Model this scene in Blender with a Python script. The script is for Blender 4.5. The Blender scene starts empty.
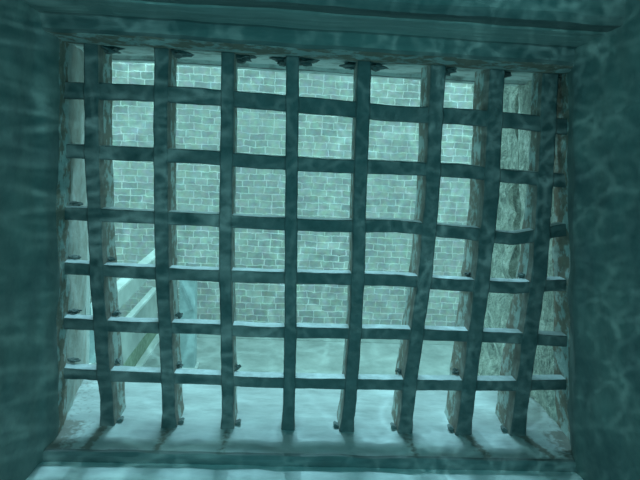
import bpy, bmesh, math, random
from mathutils import Vector, Matrix, noise
random.seed(7)
C = bpy.context.scene.collection
scene = bpy.context.scene

# ------------------------------------------------------------------ helpers
def link(name, bm, mats, parent=None, smooth=False):
    me = bpy.data.meshes.new(name)
    bmesh.ops.recalc_face_normals(bm, faces=bm.faces[:])
    bm.to_mesh(me); bm.free()
    for m in (mats if isinstance(mats, (list, tuple)) else [mats]):
        me.materials.append(m)
    if smooth:
        for p in me.polygons: p.use_smooth = True
    o = bpy.data.objects.new(name, me); C.objects.link(o)
    if parent: o.parent = parent
    return o

def tag(o, label=None, cat=None, group=None, kind=None):
    if label: o['label'] = label
    if cat: o['category'] = cat
    if group: o['group'] = group
    if kind: o['kind'] = kind
    return o

def empty(name, loc=(0, 0, 0)):
    o = bpy.data.objects.new(name, None); C.objects.link(o); o.location = loc
    o.empty_display_size = .05
    return o

def box(bm, x0, x1, y0, y1, z0, z1, bevel=0):
    vs = [bm.verts.new((x, y, z)) for x in (x0, x1) for y in (y0, y1) for z in (z0, z1)]
    f = [(0, 1, 3, 2), (4, 6, 7, 5), (0, 4, 5, 1), (2, 3, 7, 6), (0, 2, 6, 4), (1, 5, 7, 3)]
    fs = [bm.faces.new([vs[i] for i in q]) for q in f]
    if bevel:
        es = list({e for g in fs for e in g.edges})
        bmesh.ops.bevel(bm, geom=es, offset=bevel, segments=2, affect='EDGES', profile=.6)
    return bm

def rough(bm, amp, scale, seed=0, amp2=0):
    for v in bm.verts:
        p = v.co * scale + Vector((seed, seed * .7, 0))
        v.co += noise.noise_vector(p) * amp
        if amp2: v.co += noise.noise_vector(p * 3.1) * amp2

def interp(pts, t):
    if t <= pts[0][0]:
        a, b = pts[0], pts[1]
    elif t >= pts[-1][0]:
        a, b = pts[-2], pts[-1]
        if t > b[0]: return b[1]
    else:
        for a, b in zip(pts, pts[1:]):
            if a[0] <= t <= b[0]: break
    if t < a[0]: return a[1]
    u = (t - a[0]) / (b[0] - a[0]); u = u * u * (3 - 2 * u) * .5 + u * .5
    return a[1] + (b[1] - a[1]) * u

# ------------------------------------------------------------------ materials
def mat(name, c1, c2, rough_=.85, scale=20, bump=.3, detail=6, c3=None, dist=.004, stretch=(1, 1, 1), contrast=(.35, .68), pit=0):
    m = bpy.data.materials.new(name); m.use_nodes = True
    nt = m.node_tree; N = nt.nodes; L = nt.links
    b = N['Principled BSDF']; b.inputs['Roughness'].default_value = rough_
    tc = N.new('ShaderNodeTexCoord'); mp = N.new('ShaderNodeMapping'); mp.inputs['Scale'].default_value = stretch
    L.new(tc.outputs['Object'], mp.inputs['Vector'])
    n = N.new('ShaderNodeTexNoise'); n.inputs['Scale'].default_value = scale; n.inputs['Detail'].default_value = detail
    n.inputs['Roughness'].default_value = .65
    L.new(mp.outputs[0], n.inputs['Vector'])
    r = N.new('ShaderNodeValToRGB'); e = r.color_ramp.elements
    e[0].position = contrast[0]; e[0].color = (*c1, 1); e[1].position = contrast[1]; e[1].color = (*c2, 1)
    if c3:
        k = e.new((contrast[0] + contrast[1]) / 2); k.color = (*c3, 1)
    L.new(n.outputs['Fac'], r.inputs['Fac']); L.new(r.outputs['Color'], b.inputs['Base Color'])
    n2 = N.new('ShaderNodeTexNoise'); n2.inputs['Scale'].default_value = scale * 3; n2.inputs['Detail'].default_value = 8
    L.new(mp.outputs[0], n2.inputs['Vector'])
    bp = N.new('ShaderNodeBump'); bp.inputs['Strength'].default_value = bump; bp.inputs['Distance'].default_value = dist
    L.new(n2.outputs['Fac'], bp.inputs['Height']); L.new(bp.outputs[0], b.inputs['Normal'])
    return m

M_iron = mat('painted_iron', (.085, .10, .10), (.135, .145, .145), .8, 60, .35, dist=.002)
M_rust = mat('rusty_iron', (.10, .09, .08), (.24, .15, .11), .9, 90, .5, dist=.002)
M_wall = mat('old_limewash', (.12, .15, .15), (.24, .27, .25), .95, 9, .6, dist=.006)
M_reveal = mat('flaking_plaster', (.27, .21, .17), (.46, .50, .49), .95, 30, .8, contrast=(.47, .56), dist=.006)
M_jamb = mat('grey_plaster', (.36, .34, .31), (.50, .54, .53), .95, 34, .5, dist=.004)
M_sill = mat('stone_sill', (.36, .38, .39), (.56, .59, .60), .8, 14, .5, dist=.004, stretch=(.6, 1.6, 1))
M_dark = mat('dark_edging', (.10, .12, .12), (.17, .20, .20), .9, 40, .5, dist=.003, stretch=(.3, 1, 1))  # dark tone shared by step edging, drip line, wedges and lumps
M_timber = mat('old_timber', (.09, .11, .11), (.17, .19, .18), .85, 30, .5, dist=.004, stretch=(.12, 1, 1))
M_timber_lit = mat('lit_old_timber', (.20, .24, .23), (.34, .38, .36), .85, 30, .5, dist=.004, stretch=(.12, 1, 1))  # lighter timber copy: bounce light on the lintel's underside put into the colour
M_rubble = mat('rubble_stone', (.30, .34, .31), (.78, .80, .74), .95, 34, 1.0, c3=(.52, .56, .5), dist=.02)
M_pave = mat('pale_paving', (.34, .38, .38), (.54, .58, .58), .95, 3, .3, dist=.01)
M_render = mat('pale_render', (.42, .46, .45), (.54, .58, .57), .9, 4, .2, dist=.004)
M_coping = mat('white_coping', (.66, .7, .7), (.78, .82, .82), .8, 12, .2)
M_algae = mat('algae_stain', (.22, .28, .21), (.36, .42, .34), .95, 16, .3, c3=(.27, .34, .26))
M_post = mat('grey_blue_post', (.30, .40, .42), (.38, .48, .50), .8, 20, .2)
M_room = mat('room_plaster', (.22, .26, .26), (.3, .34, .34), .95, 5, .3)

def brick_mat():
    m = bpy.data.materials.new('brick_and_mortar'); m.use_nodes = True
    nt = m.node_tree; N = nt.nodes; L = nt.links; b = N['Principled BSDF']; b.inputs['Roughness'].default_value = .95
    tc = N.new('ShaderNodeTexCoord')
    sp = N.new('ShaderNodeSeparateXYZ'); L.new(tc.outputs['Object'], sp.inputs[0])
    cb = N.new('ShaderNodeCombineXYZ'); L.new(sp.outputs['X'], cb.inputs['X']); L.new(sp.outputs['Z'], cb.inputs['Y'])
    wn = N.new('ShaderNodeTexNoise'); wn.inputs['Scale'].default_value = 5; wn.inputs['Detail'].default_value = 6; wn.inputs['Roughness'].default_value = .7
    L.new(cb.outputs[0], wn.inputs['Vector'])
    ws = N.new('ShaderNodeVectorMath'); ws.operation = 'MULTIPLY_ADD'
    L.new(wn.outputs['Color'], ws.inputs[0]); ws.inputs[1].default_value = (.07, .07, 0); L.new(cb.outputs[0], ws.inputs[2])
    br = N.new('ShaderNodeTexBrick')
    L.new(ws.outputs[0], br.inputs['Vector'])
    br.offset = .5; br.squash = .75; br.squash_frequency = 3
    br.inputs['Scale'].default_value = 1
    br.inputs['Brick Width'].default_value = .195; br.inputs['Row Height'].default_value = .083
    br.inputs['Mortar Size'].default_value = .008; br.inputs['Mortar Smooth'].default_value = .45
    br.inputs['Bias'].default_value = 0
    br.inputs['Color1'].default_value = (.43, .42, .37, 1); br.inputs['Color2'].default_value = (.24, .28, .27, 1)
    br.inputs['Mortar'].default_value = (.66, .68, .64, 1)
    # weathering that comes and goes over metres
    wv = N.new('ShaderNodeTexNoise'); wv.inputs['Scale'].default_value = 1.3; wv.inputs['Detail'].default_value = 8; wv.inputs['Roughness'].default_value = .7
    L.new(cb.outputs[0], wv.inputs['Vector'])
    rr = N.new('ShaderNodeValToRGB'); rr.color_ramp.elements[0].position = .36; rr.color_ramp.elements[1].position = .66
    L.new(wv.outputs['Fac'], rr.inputs['Fac'])
    mx = N.new('ShaderNodeMix'); mx.data_type = 'RGBA'; mx.blend_type = 'MIX'
    sc = N.new('ShaderNodeMath'); sc.operation = 'MULTIPLY'; sc.inputs[1].default_value = .7; L.new(rr.outputs['Color'], sc.inputs[0])
    L.new(sc.outputs[0], mx.inputs['Factor']); L.new(br.outputs['Color'], mx.inputs['A']); mx.inputs['B'].default_value = (.43, .46, .43, 1)
    fn = N.new('ShaderNodeTexNoise'); fn.inputs['Scale'].default_value = 14; fn.inputs['Detail'].default_value = 6
    L.new(cb.outputs[0], fn.inputs['Vector'])
    m2 = N.new('ShaderNodeMix'); m2.data_type = 'RGBA'; m2.blend_type = 'OVERLAY'; m2.inputs['Factor'].default_value = .55
    L.new(mx.outputs['Result'], m2.inputs['A']); L.new(fn.outputs['Color'], m2.inputs['B'])
    hs = N.new('ShaderNodeHueSaturation'); hs.inputs['Saturation'].default_value = .45; L.new(m2.outputs['Result'], hs.inputs['Color'])
    L.new(hs.outputs['Color'], b.inputs['Base Color'])
    bp = N.new('ShaderNodeBump'); bp.inputs['Strength'].default_value = .5; bp.inputs['Distance'].default_value = .01
    L.new(br.outputs['Fac'], bp.inputs['Height']); L.new(bp.outputs[0], b.inputs['Normal'])
    return m
M_brick = brick_mat()

# ------------------------------------------------------------------ window reveal edges, slightly out of plumb like the masonry
def XL(z): return -.4285 - .5 * .0175 * (0 - z) / .3 * 2 * .6      # left edge of the opening at the bars
def XR(z): return .428 - (z) * .125                                # right edge leans in towards the top
ZT, ZB, ZL = .318, -.332, -.3485
NXL, NXR, NZT = -.443, .448, .356

def strip(name, prof, u0, u1, n, fn, mats, amp=.004, sc=14, seed=0, amp2=.0015, sub=.02, mi=None):
    """A surface swept along u: prof is a list of (a, Y) corners, fn(a, Y, u) gives the point."""
    bm = bmesh.new()
    pts = []
    for (a0, y0), (a1, y1) in zip(prof, prof[1:]):
        d = math.hypot(a1 - a0, y1 - y0) if not callable(a0) else .1
        k = max(1, int(d / sub))
        for i in range(k):
            t = i / k; pts.append((a0 + (a1 - a0) * t, y0 + (y1 - y0) * t))
    pts.append(prof[-1])
    rows = []
    for j in range(n + 1):
        u = u0 + (u1 - u0) * j / n
        rows.append([bm.verts.new(fn(a, y, u)) for a, y in pts])
    for j in range(n):
        for i in range(len(pts) - 1):
            f = bm.faces.new((rows[j][i], rows[j + 1][i], rows[j + 1][i + 1], rows[j][i + 1]))
            if mi: f.material_index = mi((pts[i][1] + pts[i + 1][1]) / 2)
    rough(bm, amp, sc, seed, amp2)
    return bm

def tinted(base, col):
    m = base.copy(); m.name = 'tinted_stone_sill'; nt = m.node_tree; N = nt.nodes; L = nt.links; b = N['Principled BSDF']
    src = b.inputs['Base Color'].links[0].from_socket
    at = N.new('ShaderNodeAttribute'); at.attribute_name = 'tint_mask'
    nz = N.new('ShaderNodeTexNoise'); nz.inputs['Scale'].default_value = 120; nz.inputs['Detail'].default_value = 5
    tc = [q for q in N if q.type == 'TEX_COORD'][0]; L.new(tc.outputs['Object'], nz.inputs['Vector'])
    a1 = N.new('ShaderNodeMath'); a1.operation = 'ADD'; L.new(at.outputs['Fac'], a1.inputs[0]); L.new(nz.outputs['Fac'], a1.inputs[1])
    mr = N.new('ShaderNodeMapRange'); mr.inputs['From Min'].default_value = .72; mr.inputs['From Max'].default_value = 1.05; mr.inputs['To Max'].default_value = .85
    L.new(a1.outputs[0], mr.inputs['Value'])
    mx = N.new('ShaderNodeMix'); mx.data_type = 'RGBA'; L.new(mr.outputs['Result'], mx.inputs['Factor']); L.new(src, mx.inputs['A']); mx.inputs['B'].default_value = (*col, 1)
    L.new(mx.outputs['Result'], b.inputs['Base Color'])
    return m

def add_tint_mask(o, fn):
    a = o.data.attributes.new('tint_mask', 'FLOAT', 'POINT')
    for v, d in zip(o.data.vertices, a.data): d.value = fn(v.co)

# left reveal: a is the offset from the leaning edge line
lw = strip('', [(-1.2, -.34), (-.022, -.34), (-.014, -.33), (-.004, -.095), (0, -.088), (.004, -.05), (-.001, 0), (-.02, .12), (-.044, .236), (-.06, .245), (-.4, .25)],
           -.40, .40, 70, lambda a, y, u: (XL(u) + a, y, u), M_reveal, seed=3, sub=.015, amp=.006, amp2=.002)
w = link('wall_left', lw, [M_wall, M_reveal, M_jamb], smooth=True); tag(w, kind='structure')
for p in w.data.polygons:
    y = p.center.y; p.material_index = 0 if y < -.04 else (1 if y < .035 else 2)

rw = strip('', [(1.2, -.34), (-.002, -.34), (-.010, -.33), (-.026, -.1), (-.028, -.088), (-.016, -.05), (0, 0), (.002, .12), (.004, .236), (.02, .245), (.4, .25)],
           -.40, .40, 70, lambda a, y, u: (XR(u) + a, y, u), M_reveal, seed=9, sub=.015, amp=.006, amp2=.002)
w = link('wall_right', rw, [M_wall, M_reveal, M_rubble], smooth=True); tag(w, kind='structure')
for p in w.data.polygons:
    y = p.center.y; p.material_index = 0 if y < -.02 else (1 if y < .06 else 2)

# lintel: stepped timber over the opening, then stone soffit with a drip moulding outside
lt = strip('', [(1.15, -.21), (.365, -.21), (.356, -.2), (.354, -.165), (.352, -.16), (.344, -.095), (.342, -.09), (.3235, -.088), (.319, -.08), (.314, -.02),
                (.318, .06), (.318, .18), (.312, .185), (.312, .205), (.320, .21), (.320, .228), (.314, .232), (.314, .262), (.40, .27)],
           -.50, .50, 80, lambda a, y, u: (u, y, a - u * .012), None, amp=.0025, sc=11, seed=5, amp2=.001, sub=.012,
           mi=lambda y: 1 if -.163 < y < -.094 else (0 if y < -.082 else (2 if y < .02 else (4 if .184 < y < .204 else 3))))
M_soffit = mat('bounce_lit_soffit', (.34, .37, .35), (.60, .66, .64), .9, 22, .5, contrast=(.38, .5))  # outer soffit paler, ground bounce light put into its colour
lin = link('trim_1', lt, [M_timber, M_timber_lit, M_reveal, M_soffit, M_dark], smooth=False); tag(lin, kind='structure')
# sill slab and the lower ledge in front of it
sl = strip('', [(ZB - .001, -.079), (ZB + .0005, -.04), (ZB, .05), (ZB - .002, .24), (ZB - .012, .262), (-.42, .27)],
           -.56, .52, 200, lambda a, y, u: (u, y, a), None, amp=.003, sc=16, seed=11, amp2=.0012, sub=.008)
M_sill_tint = tinted(M_sill, (.17, .15, .13))
o = link('window_1_sill', sl, M_sill_tint, smooth=True); tag(o, kind='structure')
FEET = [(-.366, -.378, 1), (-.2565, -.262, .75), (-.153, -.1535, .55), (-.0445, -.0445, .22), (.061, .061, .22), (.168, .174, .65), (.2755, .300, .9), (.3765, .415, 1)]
def sill_tint(c):  # darker brown streaks from the bar feet, darker ends and front edge
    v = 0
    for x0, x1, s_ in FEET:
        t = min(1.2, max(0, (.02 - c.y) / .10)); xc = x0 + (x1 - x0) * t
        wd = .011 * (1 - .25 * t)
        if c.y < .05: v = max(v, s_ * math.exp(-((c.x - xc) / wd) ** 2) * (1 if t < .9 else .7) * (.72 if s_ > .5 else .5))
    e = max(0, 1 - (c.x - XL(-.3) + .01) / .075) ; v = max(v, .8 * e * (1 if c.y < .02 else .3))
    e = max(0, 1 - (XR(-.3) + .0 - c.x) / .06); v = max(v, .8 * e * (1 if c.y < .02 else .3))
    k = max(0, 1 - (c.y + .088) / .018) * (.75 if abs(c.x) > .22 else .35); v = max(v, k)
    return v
add_tint_mask(o, sill_tint)
ld = strip('', [(ZL, -.076), (ZL, -.36), (ZL - .012, -.37), (-1.4, -.37)],
           -.50, .52, 90, lambda a, y, u: (u, y, a), None, amp=.0025, sc=14, seed=13, amp2=.001, sub=.03)
M_ledge = mat('brightened_stone_ledge', (.55, .58, .59), (.80, .83, .84), .8, 14, .5, stretch=(.6, 1.6, 1))  # brighter copy of the sill stone, light on the ledge put into colour
o = link('trim_2', ld, M_ledge, smooth=True); tag(o, kind='structure')
# dark edging along the step between them
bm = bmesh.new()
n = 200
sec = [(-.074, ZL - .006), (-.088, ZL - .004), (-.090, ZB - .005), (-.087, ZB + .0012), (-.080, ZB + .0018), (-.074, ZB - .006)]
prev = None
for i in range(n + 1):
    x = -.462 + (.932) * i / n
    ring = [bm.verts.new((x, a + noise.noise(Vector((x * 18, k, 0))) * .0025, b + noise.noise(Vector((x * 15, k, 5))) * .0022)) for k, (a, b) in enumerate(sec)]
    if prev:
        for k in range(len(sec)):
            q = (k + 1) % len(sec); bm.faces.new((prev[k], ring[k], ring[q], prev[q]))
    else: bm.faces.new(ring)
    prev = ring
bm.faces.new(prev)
o = link('trim_3', bm, M_dark, smooth=False); tag(o, kind='structure')

# ------------------------------------------------------------------ iron grille
grille = empty('iron_window_grille', (0, .04, ZB))
tag(grille, 'dark wrought iron window grille of crossed bars standing on the pale stone sill', 'window grille')
INV = Matrix.Translation(-Vector(grille.location))

COLS = [
 [(-.34, -.3655), (-.2818, -.366), (-.2353, -.370), (-.1712, -.373), (-.0649, -.3785), (.0712, -.3805), (.1529, -.382), (.2943, -.3800), (.35, -.379)],
 [(-.34, -.2565), (-.2788, -.258), (-.1677, -.2625), (-.0609, -.2682), (.0757, -.2704), (.19, -.271), (.30, -.2692), (.35, -.269)],
 [(-.34, -.1530), (-.2759, -.1536), (-.1644, -.1574), (-.0396, -.1621), (.0801, -.1633), (.1949, -.1630), (.2895, -.1640), (.35, -.164)],
 [(-.34, -.0445), (-.2729, -.0448), (-.1609, -.0466), (-.0355, -.0503), (.0846, -.0539), (.1998, -.057), (.3102, -.0600), (.35, -.061)],
 [(-.34, .0610), (-.2699, .0650), (-.1389, .0666), (-.0312, .0656), (.0894, .0613), (.205, .0587), (.3004, .0560), (.35, .055)],
 [(-.34, .1680), (-.2479, .1700), (-.1538, .1755), (-.0269, .1825), (.0944, .1835), (.2589, .1782), (.35, .176)],
 [(-.34, .2755), (-.2641, .2775), (-.1691, .2797), (-.0772, .2825), (-.0233, .2834), (.0986, .2850), (.1987, .2798), (.2874, .2751), (.35, .273)],
 [(-.34, .3765), (-.2613, .3769), (-.1661, .3784), (-.092, .3805), (-.0196, .3825), (.1024, .3765), (.2028, .3709), (.2917, .3639), (.35, .361)]]
WIDS = [.0225, .0225, .021, .021, .0225, .024, .0255, .0265]
DEPS = [.082, .080, .074, .072, .076, .085, .092, .092]
ROWS = [
 [(-.46, .2465), (-.4209, .246), (-.3185, .2478), (-.207, .2469), (-.1105, .2436), (.0034, .2394), (.1106, .2341), (.2184, .2345), (.3109, .2318), (.4048, .2257), (.46, .222)],
 [(-.46, .1494), (-.4238, .1494), (-.3196, .1492), (-.2061, .1493), (-.1078, .1455), (.0081, .1439), (.1167, .1453), (.2264, .1450), (.3208, .1390), (.3985, .1364), (.46, .134)],
 [(-.465, .046), (-.427, .046), (-.3207, .0452), (-.2051, .0448), (-.105, .0428), (.013, .0424), (.1234, .0466), (.2357, .0399), (.3321, .0323), (.375, .040), (.4088, .0501), (.46, .058)],
 [(-.465, -.0476), (-.4298, -.0476), (-.3218, -.0506), (-.2042, -.0516), (-.1024, -.0514), (.0175, -.0497), (.1299, -.0484), (.244, -.0532), (.3412, -.0543), (.4204, -.047), (.465, -.044)],
 [(-.47, -.145), (-.4327, -.1453), (-.3229, -.1480), (-.2033, -.1470), (-.0997, -.1498), (.0223, -.1477), (.1366, -.1458), (.2522, -.1458), (.351, -.1464), (.4054, -.1484), (.47, -.15)],
 [(-.47, -.236), (-.4355, -.2366), (-.3239, -.2394), (-.2024, -.2404), (-.0971, -.2432), (.0269, -.2425), (.1431, -.2410), (.2604, -.2388), (.3605, -.2368), (.4152, -.2333), (.475, -.231)]]

def vertical(i):
    path, w0, d = COLS[i], WIDS[i], DEPS[i]
    bm = bmesh.new(); prev = None; n = 110
    z0, z1 = ZB - .004, .335
    for j in range(n + 1):
        z = z0 + (z1 - z0) * j / n
        x = interp(path, z)
        foot = max(0, 1 - (z - z0) / .03)
        sw = 1 + .08 * noise.noise(Vector((z * 22, i * 5.3, 0)))
        w = w0 * sw * (1 + .22 * foot); dd = (d * (.55 + .45 * min(1, max(0, (.15 - z) / .35))) if i == 7 else d) * (1 + .04 * noise.noise(Vector((z * 17, i, 9))))
        # the bar is widest where each cross bar passes through it
        for r in ROWS:
            q = abs(z - interp(r, x)); w *= 1 + .10 * math.exp(-(q / .010) ** 2)
        c = .0022
        y0 = 0 - .002 * noise.noise(Vector((z * 12, i * 3, 4))); y1 = dd
        sec = [(-w / 2, y0 + c), (-w / 2 + c, y0), (w / 2 - c, y0), (w / 2, y0 + c), (w / 2, y0 + dd * .35), (w / 2, y0 + dd * .7), (w / 2 - .001, y1 - c), (w / 2 - c, y1), (-w / 2 + c, y1), (-w / 2 + .001, y1 - c), (-w / 2, y0 + dd * .7), (-w / 2, y0 + dd * .35)]
        ring = []
        for k, (a, y) in enumerate(sec):
            jx = .0008 * noise.noise(Vector((z * 55, k * 2.1, i * 7)))
            ring.append(bm.verts.new((x + a + jx, y, z)))
        if prev:
            for k in range(len(sec)):
                q = (k + 1) % len(sec); f = bm.faces.new((prev[k], ring[k], ring[q], prev[q]))
                f.material_index = 0 if k in (0, 1, 2) else (1 if k in (3, 11) else 2)
        else: bm.faces.new(ring)
        prev = ring
    bm.faces.new(prev); bm.transform(INV)
    o = link('vertical_bar', bm, [M_iron, M_barside, M_barback], grille)
    return o

M_barback = mat('pale_lit_bar_side', (.24, .20, .17), (.46, .50, .49), .9, 40, .5, contrast=(.46, .56), dist=.002)  # bar sides paler at the back, light there put into colour; rust flecks
M_barside = mat('weathered_bar_side', (.17, .13, .11), (.34, .32, .30), .9, 30, .4, c3=(.24, .20, .18), dist=.002)

def horizontal(i):
    path = ROWS[i]; bm = bmesh.new(); prev = None; n = 150
    x0, x1 = path[0][0], path[-1][0]
    for j in range(n + 1):
        x = x0 + (x1 - x0) * j / n; z = interp(path, x)
        h = .0205 * (1 + .07 * noise.noise(Vector((x * 20, i * 4.1, 2)))); c = .0018
        h *= (1.27, 1.12, 1.06, 1.02, .98, .96)[i]
        y0, y1 = .003, .029
        sec = [(-h / 2 + c, y0), (h / 2 - c, y0), (h / 2, y0 + c), (h / 2, y1 - c), (h / 2 - c, y1), (-h / 2 + c, y1), (-h / 2, y1 - c), (-h / 2, y0 + c)]
        ring = [bm.verts.new((x, y, z + a + .0007 * noise.noise(Vector((x * 60, k * 1.7, i * 3))))) for k, (a, y) in enumerate(sec)]
        if prev:
            for k in range(len(sec)):
                q = (k + 1) % len(sec); f = bm.faces.new((prev[k], ring[k], ring[q], prev[q]))
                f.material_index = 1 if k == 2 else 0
        else: bm.faces.new(ring)
        prev = ring
    bm.faces.new(prev); bm.transform(INV)
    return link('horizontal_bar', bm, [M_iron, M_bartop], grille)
M_bartop = mat('skylit_bar_top', (.36, .40, .42), (.58, .62, .66), .55, 50, .3, dist=.001)  # sky light on the cross bars' upper faces put into a paler colour

vbars = [vertical(i) for i in range(8)]
hbars = [horizontal(i) for i in range(6)]

def lump(x, y, z, s, seed):
    bm = bmesh.new(); bmesh.ops.create_icosphere(bm, subdivisions=3, radius=1)
    for v in bm.verts:
        k = 1 + .9 * noise.noise(v.co * 1.9 + Vector((seed * 3.1, 0, 0)))
        v.co = Vector((v.co.x * s[0] * k, v.co.y * s[1] * k, v.co.z * s[2] * k)) + Vector((x, y, z))
    return bm
# iron wedges driven in beside the feet of the bars
for i in (0, 1, 2, 4, 5, 6, 7):
    sgn = 1 if i < 4 else -1
    x = interp(COLS[i], ZB) + sgn * (WIDS[i] * .46); y = .020
    bm = bmesh.new()
    pr = [(-.003, 0), (.011, 0), (.013, .007), (.010, .009), (0, .004)]
    a = [bm.verts.new((x + sgn * p, y - .006, ZB - .001 + q)) for p, q in pr]
    b = [bm.verts.new((x + sgn * p, y + .006, ZB - .001 + q)) for p, q in pr]
    bm.faces.new(a); bm.faces.new(b[::-1])
    for k in range(5): bm.faces.new((a[k], a[(k + 1) % 5], b[(k + 1) % 5], b[k]))
    bm.transform(INV); tag(link('wedge', bm, M_dark, grille), 'small dark wedge at the foot of a bar')
# clots of rust and droppings lying where bars cross
for (ci, ri) in ((0, 3), (0, 4), (0, 5), (1, 4), (1, 5), (2, 5), (6, 3), (6, 5), (7, 3), (5, 5)):
    sgn = 1 if ci < 4 else -1
    x = interp(COLS[ci], 0 if ri < 4 else -.2) + sgn * (WIDS[ci] * .5 + .004)
    z = interp(ROWS[ri], x) + .0125
    bm = lump(x, .036, z + .001, (.006, .007, .0042), ci * 7 + ri); bm.transform(INV)
    tag(link('rust_clot', bm, M_dark, grille), 'dark crumbling clot in the corner of bars')

# mortar plugs where the bars enter the lintel, and dirt at the left ends of the cross bars
for i, pth in enumerate(COLS):
    x = interp(pth, .31)
    for q in range(2 if i in (0, 3, 4) else 1):
        bm = lump(x + (.02 if q == 0 else -.014) * (1 if i != 4 else 1.1), .045 + .01 * q, .313 - x * .012, (.017, .02, .0065), i * 3 + q)
        o = link('mortar_plug', bm, M_dark, lin)
        tag(o, 'dark lump of crumbling mortar around a bar top')
for r in ROWS[2:]:
    x = XL(r[0][1]) + .004
    bm = lump(x, .035, interp(r, x) + .013, (.010, .008, .0035), r[1][1] * 50); o = link('mortar_plug', bm, M_dark, bpy.data.objects['wall_left'])
    tag(o, 'dark lump of mortar where a cross bar enters the wall')

# ------------------------------------------------------------------ yard outside
GZ = -2.5
bm = bmesh.new(); box(bm, -9, 9, .245, 6.6, GZ - .1, GZ); o = link('floor_outside', bm, M_pave); tag(o, kind='structure')
bm = bmesh.new(); box(bm, -9, 9, 6.5, 6.85, GZ - .1, 2.1); o = link('wall_brick', bm, M_brick); tag(o, kind='structure')
# the facade this window sits in, outside face around the opening
bm = bmesh.new()
box(bm, -6, -.51, .2, .26, GZ, 3.2); box(bm, .50, 6, .2, .26, GZ, 3.2); box(bm, -.6, .6, .2, .255, .40, 3.2); box(bm, -.6, .6, .2, .262, GZ, -.40)
o = link('wall_outside', bm, M_render); tag(o, kind='structure')

bm = bmesh.new(); prev = None
for j in range(60):
    z = -.34 + .68 * j / 59; x = XL(z) - .047 + .0012 * noise.noise(Vector((z * 30, 0, 0)))
    ring = [bm.verts.new((x + a, b, z)) for a, b in ((-.006, .236), (.003, .236), (.003, .262), (-.006, .262))]
    if prev:
        for k in range(4): bm.faces.new((prev[k], ring[k], ring[(k + 1) % 4], prev[(k + 1) % 4]))
    prev = ring
o = link('trim_4', bm, M_coping); tag(o, kind='structure')

# rubble pier beside the window outside, its side face seen through the right of the grille
def pier():
    bm = bmesh.new()
    ny, nz = 26, 110
    z0, z1 = -1.2, 1.2
    grid = []
    for j in range(nz + 1):
        z = z0 + (z1 - z0) * j / nz; row = []
        for i in range(ny + 8):
            if i <= ny: y = .262 + .30 * i / ny; x = .425 - z * .085
            else: y = .562; x = .425 - z * .085 + .05 * (i - ny)
            p = Vector((x, y, z))
            c = noise.cell_vector(Vector((y * 7, z * 9, 3)))
            d, pts = noise.voronoi(Vector((x * 3, y * 11 + z * 2, z * 13 - y * 5)), distance_metric='DISTANCE')
            h = min(.5, d[1] - d[0]) * .045 + noise.noise(p * 30) * .004
            row.append(bm.verts.new((x - h + .012, y + (h if i > ny else 0), z)))
        grid.append(row)
    for j in range(nz):
        for i in range(len(grid[0]) - 1):
            bm.faces.new((grid[j][i], grid[j][i + 1], grid[j + 1][i + 1], grid[j + 1][i]))
    return bm
o = link('wall_pier_outside', pier(), M_rubble, smooth=True); tag(o, kind='structure')

# low rendered wall running out to the brick wall, with a coping and an algae-stained foot
lowwall = empty('low_garden_wall', (-1.80, 5.4, GZ))
tag(lowwall, 'pale rendered low wall with white coping running up to the brick wall', 'garden wall')
def child(name, m, parent, *b, bevel=0, label=None):
    bm = bmesh.new(); box(bm, *b, bevel=bevel); bm.transform(Matrix.Translation(-Vector(parent.location)))
    o = link(name, bm, m, parent)
    if label: tag(o, label)
    return o
child('wall_body', M_render, lowwall, -1.84, -1.752, 3.6, 6.5, GZ, -1.90)
child('coping', M_coping, lowwall, -1.812, -1.742, 3.58, 6.5, -1.90, -1.865, bevel=.004, label='white flat coping')
child('stained_foot', M_algae, lowwall, -1.752, -1.744, 3.6, 6.5, GZ, GZ + .22, label='green algae-stained strip along the wall foot')
bm = bmesh.new(); box(bm, -1.744, -1.67, 3.6, 6.5, GZ, GZ + .035, bevel=.006)
tag(link('path_kerb', bm, M_coping), 'pale kerb running along the green foot of the low wall', 'kerb')

rail = empty('timber_rail', (-1.75, 5.4, -1.3))
tag(rail, 'thick pale timber rail carried above the low wall on short posts', 'rail')
child('rail_beam', M_coping, rail, -1.71, -1.603, 3.9, 6.5, -1.48, -1.30, bevel=.006)
for y in (3.98,):
    child('post', M_post, rail, -1.80, -1.71, y, y + .1, -1.866, -1.36)
child('rail_shaded_side', M_render, rail, -1.603, -1.595, 3.9, 6.5, -1.475, -1.315)  # thin added facing, the beam's shaded side put into its colour

post = empty('square_post', (-1.165, 5.41, GZ))
tag(post, 'blue grey square post standing on the paving before the brick wall', 'post')
child('shaft', M_post, post, -1.25, -1.08, 5.33, 5.49, GZ + .02, -1.42, bevel=.01)
child('cap', M_coping, post, -1.265, -1.065, 5.315, 5.505, -1.42, -1.385, bevel=.008)
child('base', M_coping, post, -1.27, -1.06, 5.31, 5.51, GZ, GZ + .05, bevel=.008)
M_brace = mat('grey_brace', (.24, .32, .34), (.30, .38, .40), .8, 20, .2)
# diagonal brace on the face of the post
bm = bmesh.new()
q = [(-1.25, -1.45), (-1.23, -1.45), (-1.10, -1.78), (-1.13, -1.80)]
a = [bm.verts.new((x, 5.318, z)) for x, z in q]; b = [bm.verts.new((x, 5.333, z)) for x, z in q]
bm.faces.new(a); bm.faces.new(b[::-1])
for k in range(4): bm.faces.new((a[k], a[(k + 1) % 4], b[(k + 1) % 4], b[k]))
bm.transform(Matrix.Translation(-Vector(post.location))); link('brace', bm, M_brace, post)

# shallow plinth course along the brick wall foot
bm = bmesh.new(); box(bm, -1.75, 9, 6.44, 6.5, GZ, GZ + .06, bevel=.008); o = link('baseboard_outside', bm, M_render); tag(o, kind='structure')

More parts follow.
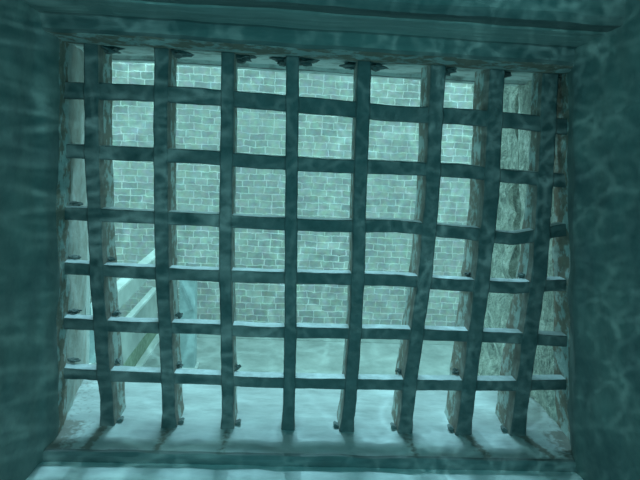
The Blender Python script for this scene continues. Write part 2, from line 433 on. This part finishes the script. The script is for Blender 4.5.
# ------------------------------------------------------------------ the room behind the camera
def plane_box(name, *b):
    bm = bmesh.new(); box(bm, *b); o = link(name, bm, M_room); tag(o, kind='structure'); return o
plane_box('floor', -1.7, 1.7, -3.2, -.2, -1.5, -1.4)
plane_box('ceiling', -1.7, 1.7, -3.2, .2, 1.2, 1.3)
plane_box('wall_back', -1.7, 1.7, -3.2, -3.1, -1.4, 1.2)
plane_box('wall_side_left', -1.7, -1.6, -3.1, .2, -1.4, 1.2)
plane_box('wall_side_right', 1.6, 1.7, -3.1, .2, -1.4, 1.2)
plane_box('wall_below_left', -1.6, -.49, -.36, -.16, -1.4, -.40)
plane_box('wall_below_right', .5, 1.6, -.36, -.16, -1.4, -.40)
plane_box('wall_above_left', -1.6, -.49, -.36, -.16, .39, 1.2)
plane_box('wall_above_right', .49, 1.6, -.36, -.16, .39, 1.2)
# masonry core so that no daylight leaks around the reveals
plane_box('wall_core_left', -1.6, -.53, -.15, .195, -1.4, 1.2)
plane_box('wall_core_right', .53, 1.6, -.15, .195, -1.4, 1.2)
plane_box('wall_core_above', -.53, .53, -.15, .195, .40, 1.2)
plane_box('wall_core_below', -.53, .53, -.15, .195, -1.4, -.42)

# ------------------------------------------------------------------ light
W = bpy.data.worlds.new('sky'); scene.world = W; W.use_nodes = True
bg = W.node_tree.nodes['Background']; bg.inputs['Color'].default_value = (.405, .86, .84, 1); bg.inputs['Strength'].default_value = 1.75

sun = bpy.data.lights.new('sun', 'SUN'); sun.energy = 2.0; sun.angle = math.radians(12); sun.color = (.42, .88, 1)
so = bpy.data.objects.new('sun', sun); C.objects.link(so)
so.rotation_euler = Vector((-.03, -1, -1.15)).to_track_quat('-Z', 'Y').to_euler()

def gobo(light, scale, stretch=(1, 1, 1), thr=.055, base=.0, warp=.12, seed=0):
    """water ripple caustics projected by an added unseen spot"""
    light.use_nodes = True; nt = light.node_tree; N = nt.nodes; L = nt.links
    em = N['Emission']
    tc = N.new('ShaderNodeTexCoord'); mp = N.new('ShaderNodeMapping'); mp.inputs['Scale'].default_value = stretch; mp.inputs['Location'].default_value = (seed, seed, 0)
    L.new(tc.outputs['Normal'], mp.inputs['Vector'])
    nz = N.new('ShaderNodeTexNoise'); nz.inputs['Scale'].default_value = scale * .55; nz.inputs['Detail'].default_value = 3
    L.new(mp.outputs[0], nz.inputs['Vector'])
    ma = N.new('ShaderNodeVectorMath'); ma.operation = 'MULTIPLY_ADD'; ma.inputs[1].default_value = (warp, warp, warp)
    L.new(nz.outputs['Color'], ma.inputs[0]); L.new(mp.outputs[0], ma.inputs[2])
    tot = None
    for k, s in ((0, 1), (1, 1.7)):
        v = N.new('ShaderNodeTexVoronoi'); v.feature = 'DISTANCE_TO_EDGE'; v.inputs['Scale'].default_value = scale * s
        L.new(ma.outputs[0], v.inputs['Vector'])
        mr = N.new('ShaderNodeMapRange'); mr.interpolation_type = 'SMOOTHERSTEP'
        mr.inputs['From Min'].default_value = 0; mr.inputs['From Max'].default_value = thr * (1 if k == 0 else 1.3)
        mr.inputs['To Min'].default_value = 1 if k == 0 else .5; mr.inputs['To Max'].default_value = 0
        L.new(v.outputs['Distance'], mr.inputs['Value'])
        if tot is None: tot = mr.outputs['Result']
        else:
            ad = N.new('ShaderNodeMath'); ad.operation = 'ADD'; L.new(tot, ad.inputs[0]); L.new(mr.outputs['Result'], ad.inputs[1]); tot = ad.outputs[0]
    n2 = N.new('ShaderNodeTexNoise'); n2.inputs['Scale'].default_value = scale * .4; L.new(tc.outputs['Normal'], n2.inputs['Vector'])
    mr2 = N.new('ShaderNodeMapRange'); mr2.inputs['From Min'].default_value = .25; mr2.inputs['From Max'].default_value = .65
    L.new(n2.outputs['Fac'], mr2.inputs['Value'])
    mu = N.new('ShaderNodeMath'); mu.operation = 'MULTIPLY'; L.new(tot, mu.inputs[0]); L.new(mr2.outputs['Result'], mu.inputs[1])
    a2 = N.new('ShaderNodeMath'); a2.operation = 'ADD'; a2.inputs[1].default_value = base; L.new(mu.outputs[0], a2.inputs[0])
    L.new(a2.outputs[0], em.inputs['Strength'])

def spot(name, loc, target, energy, color, angle, **kw):
    l = bpy.data.lights.new(name, 'SPOT'); l.energy = energy; l.color = color; l.spot_size = math.radians(angle); l.spot_blend = .25
    l.shadow_soft_size = .004
    o = bpy.data.objects.new(name, l); C.objects.link(o); o.location = loc
    o.rotation_euler = (Vector(target) - Vector(loc)).to_track_quat('-Z', 'Y').to_euler()
    gobo(l, **kw); return o
spot('ripple_gobo', (.15, -2.95, .45), (.12, 0, .03), 115, (.42, .95, .95), 36, scale=46, thr=.055, seed=1.3, warp=.035)  # added unseen spots projecting a ripple web onto walls and bars
spot('ripple_gobo', (-.1, -1.2, .25), (-.52, -.1, -.02), 30, (.42, .95, .95), 48, scale=26, stretch=(.3, 1.2, .3), thr=.12, seed=4.1, warp=.05)
spot('ripple_gobo', (-.2, -1.25, .3), (.50, -.12, .0), 44, (.42, .95, .95), 44, scale=33, thr=.055, seed=3.3, warp=.05)
# added unseen spots throwing a ripple pattern on the sill and the yard
spot('ripple_gobo_out', (-.3, 3.2, 3.6), (0, .0, -.3), 420, (.42, .9, 1), 26, scale=26, thr=.11, base=.15, seed=2.2)
spot('ripple_gobo_out', (.4, .6, 3.0), (.2, 6.2, -1.6), 900, (.42, .9, .9), 75, scale=14, thr=.11, base=.0, seed=6.2)

def area(name, loc, target, energy, color, size):
    l = bpy.data.lights.new(name, 'AREA'); l.energy = energy; l.color = color; l.size = size
    o = bpy.data.objects.new(name, l); C.objects.link(o); o.location = loc
    o.rotation_euler = (Vector(target) - Vector(loc)).to_track_quat('-Z', 'Y').to_euler(); return o
area('room_fill', (0, -2.8, .0), (0, 0, 0), 10, (.17, .86, .92), 1.8)  # unseen area fills added to brighten the room side evenly
area('room_fill', (1.1, -1.5, .1), (-.5, -.1, 0), 6.3, (.17, .86, .92), 1.0)
area('room_fill', (-1.1, -1.5, .1), (.5, -.1, 0), 6, (.17, .86, .92), 1.0)

# ------------------------------------------------------------------ camera
cam = bpy.data.cameras.new('camera'); co = bpy.data.objects.new('camera', cam); C.objects.link(co)
cam.sensor_fit = 'HORIZONTAL'; cam.sensor_width = 36; cam.lens = 600 / 640 * 36; cam.clip_start = .01; cam.clip_end = 100
R = Vector((.99822834, -.03824405, .04558036)); U = Vector((-.03792056, .18139929, .98267814)); F = Vector((.04584984, .9826656, -.17962768))
m = Matrix((R, U, -F)).transposed().to_4x4(); m.translation = Vector((-.049476, -1, .2013272))
co.matrix_world = m
scene.camera = co

vs = scene.view_settings; vs.view_transform = 'Standard'; vs.look = 'None'; vs.exposure = 0; vs.gamma = 1; vs.use_curve_mapping = False
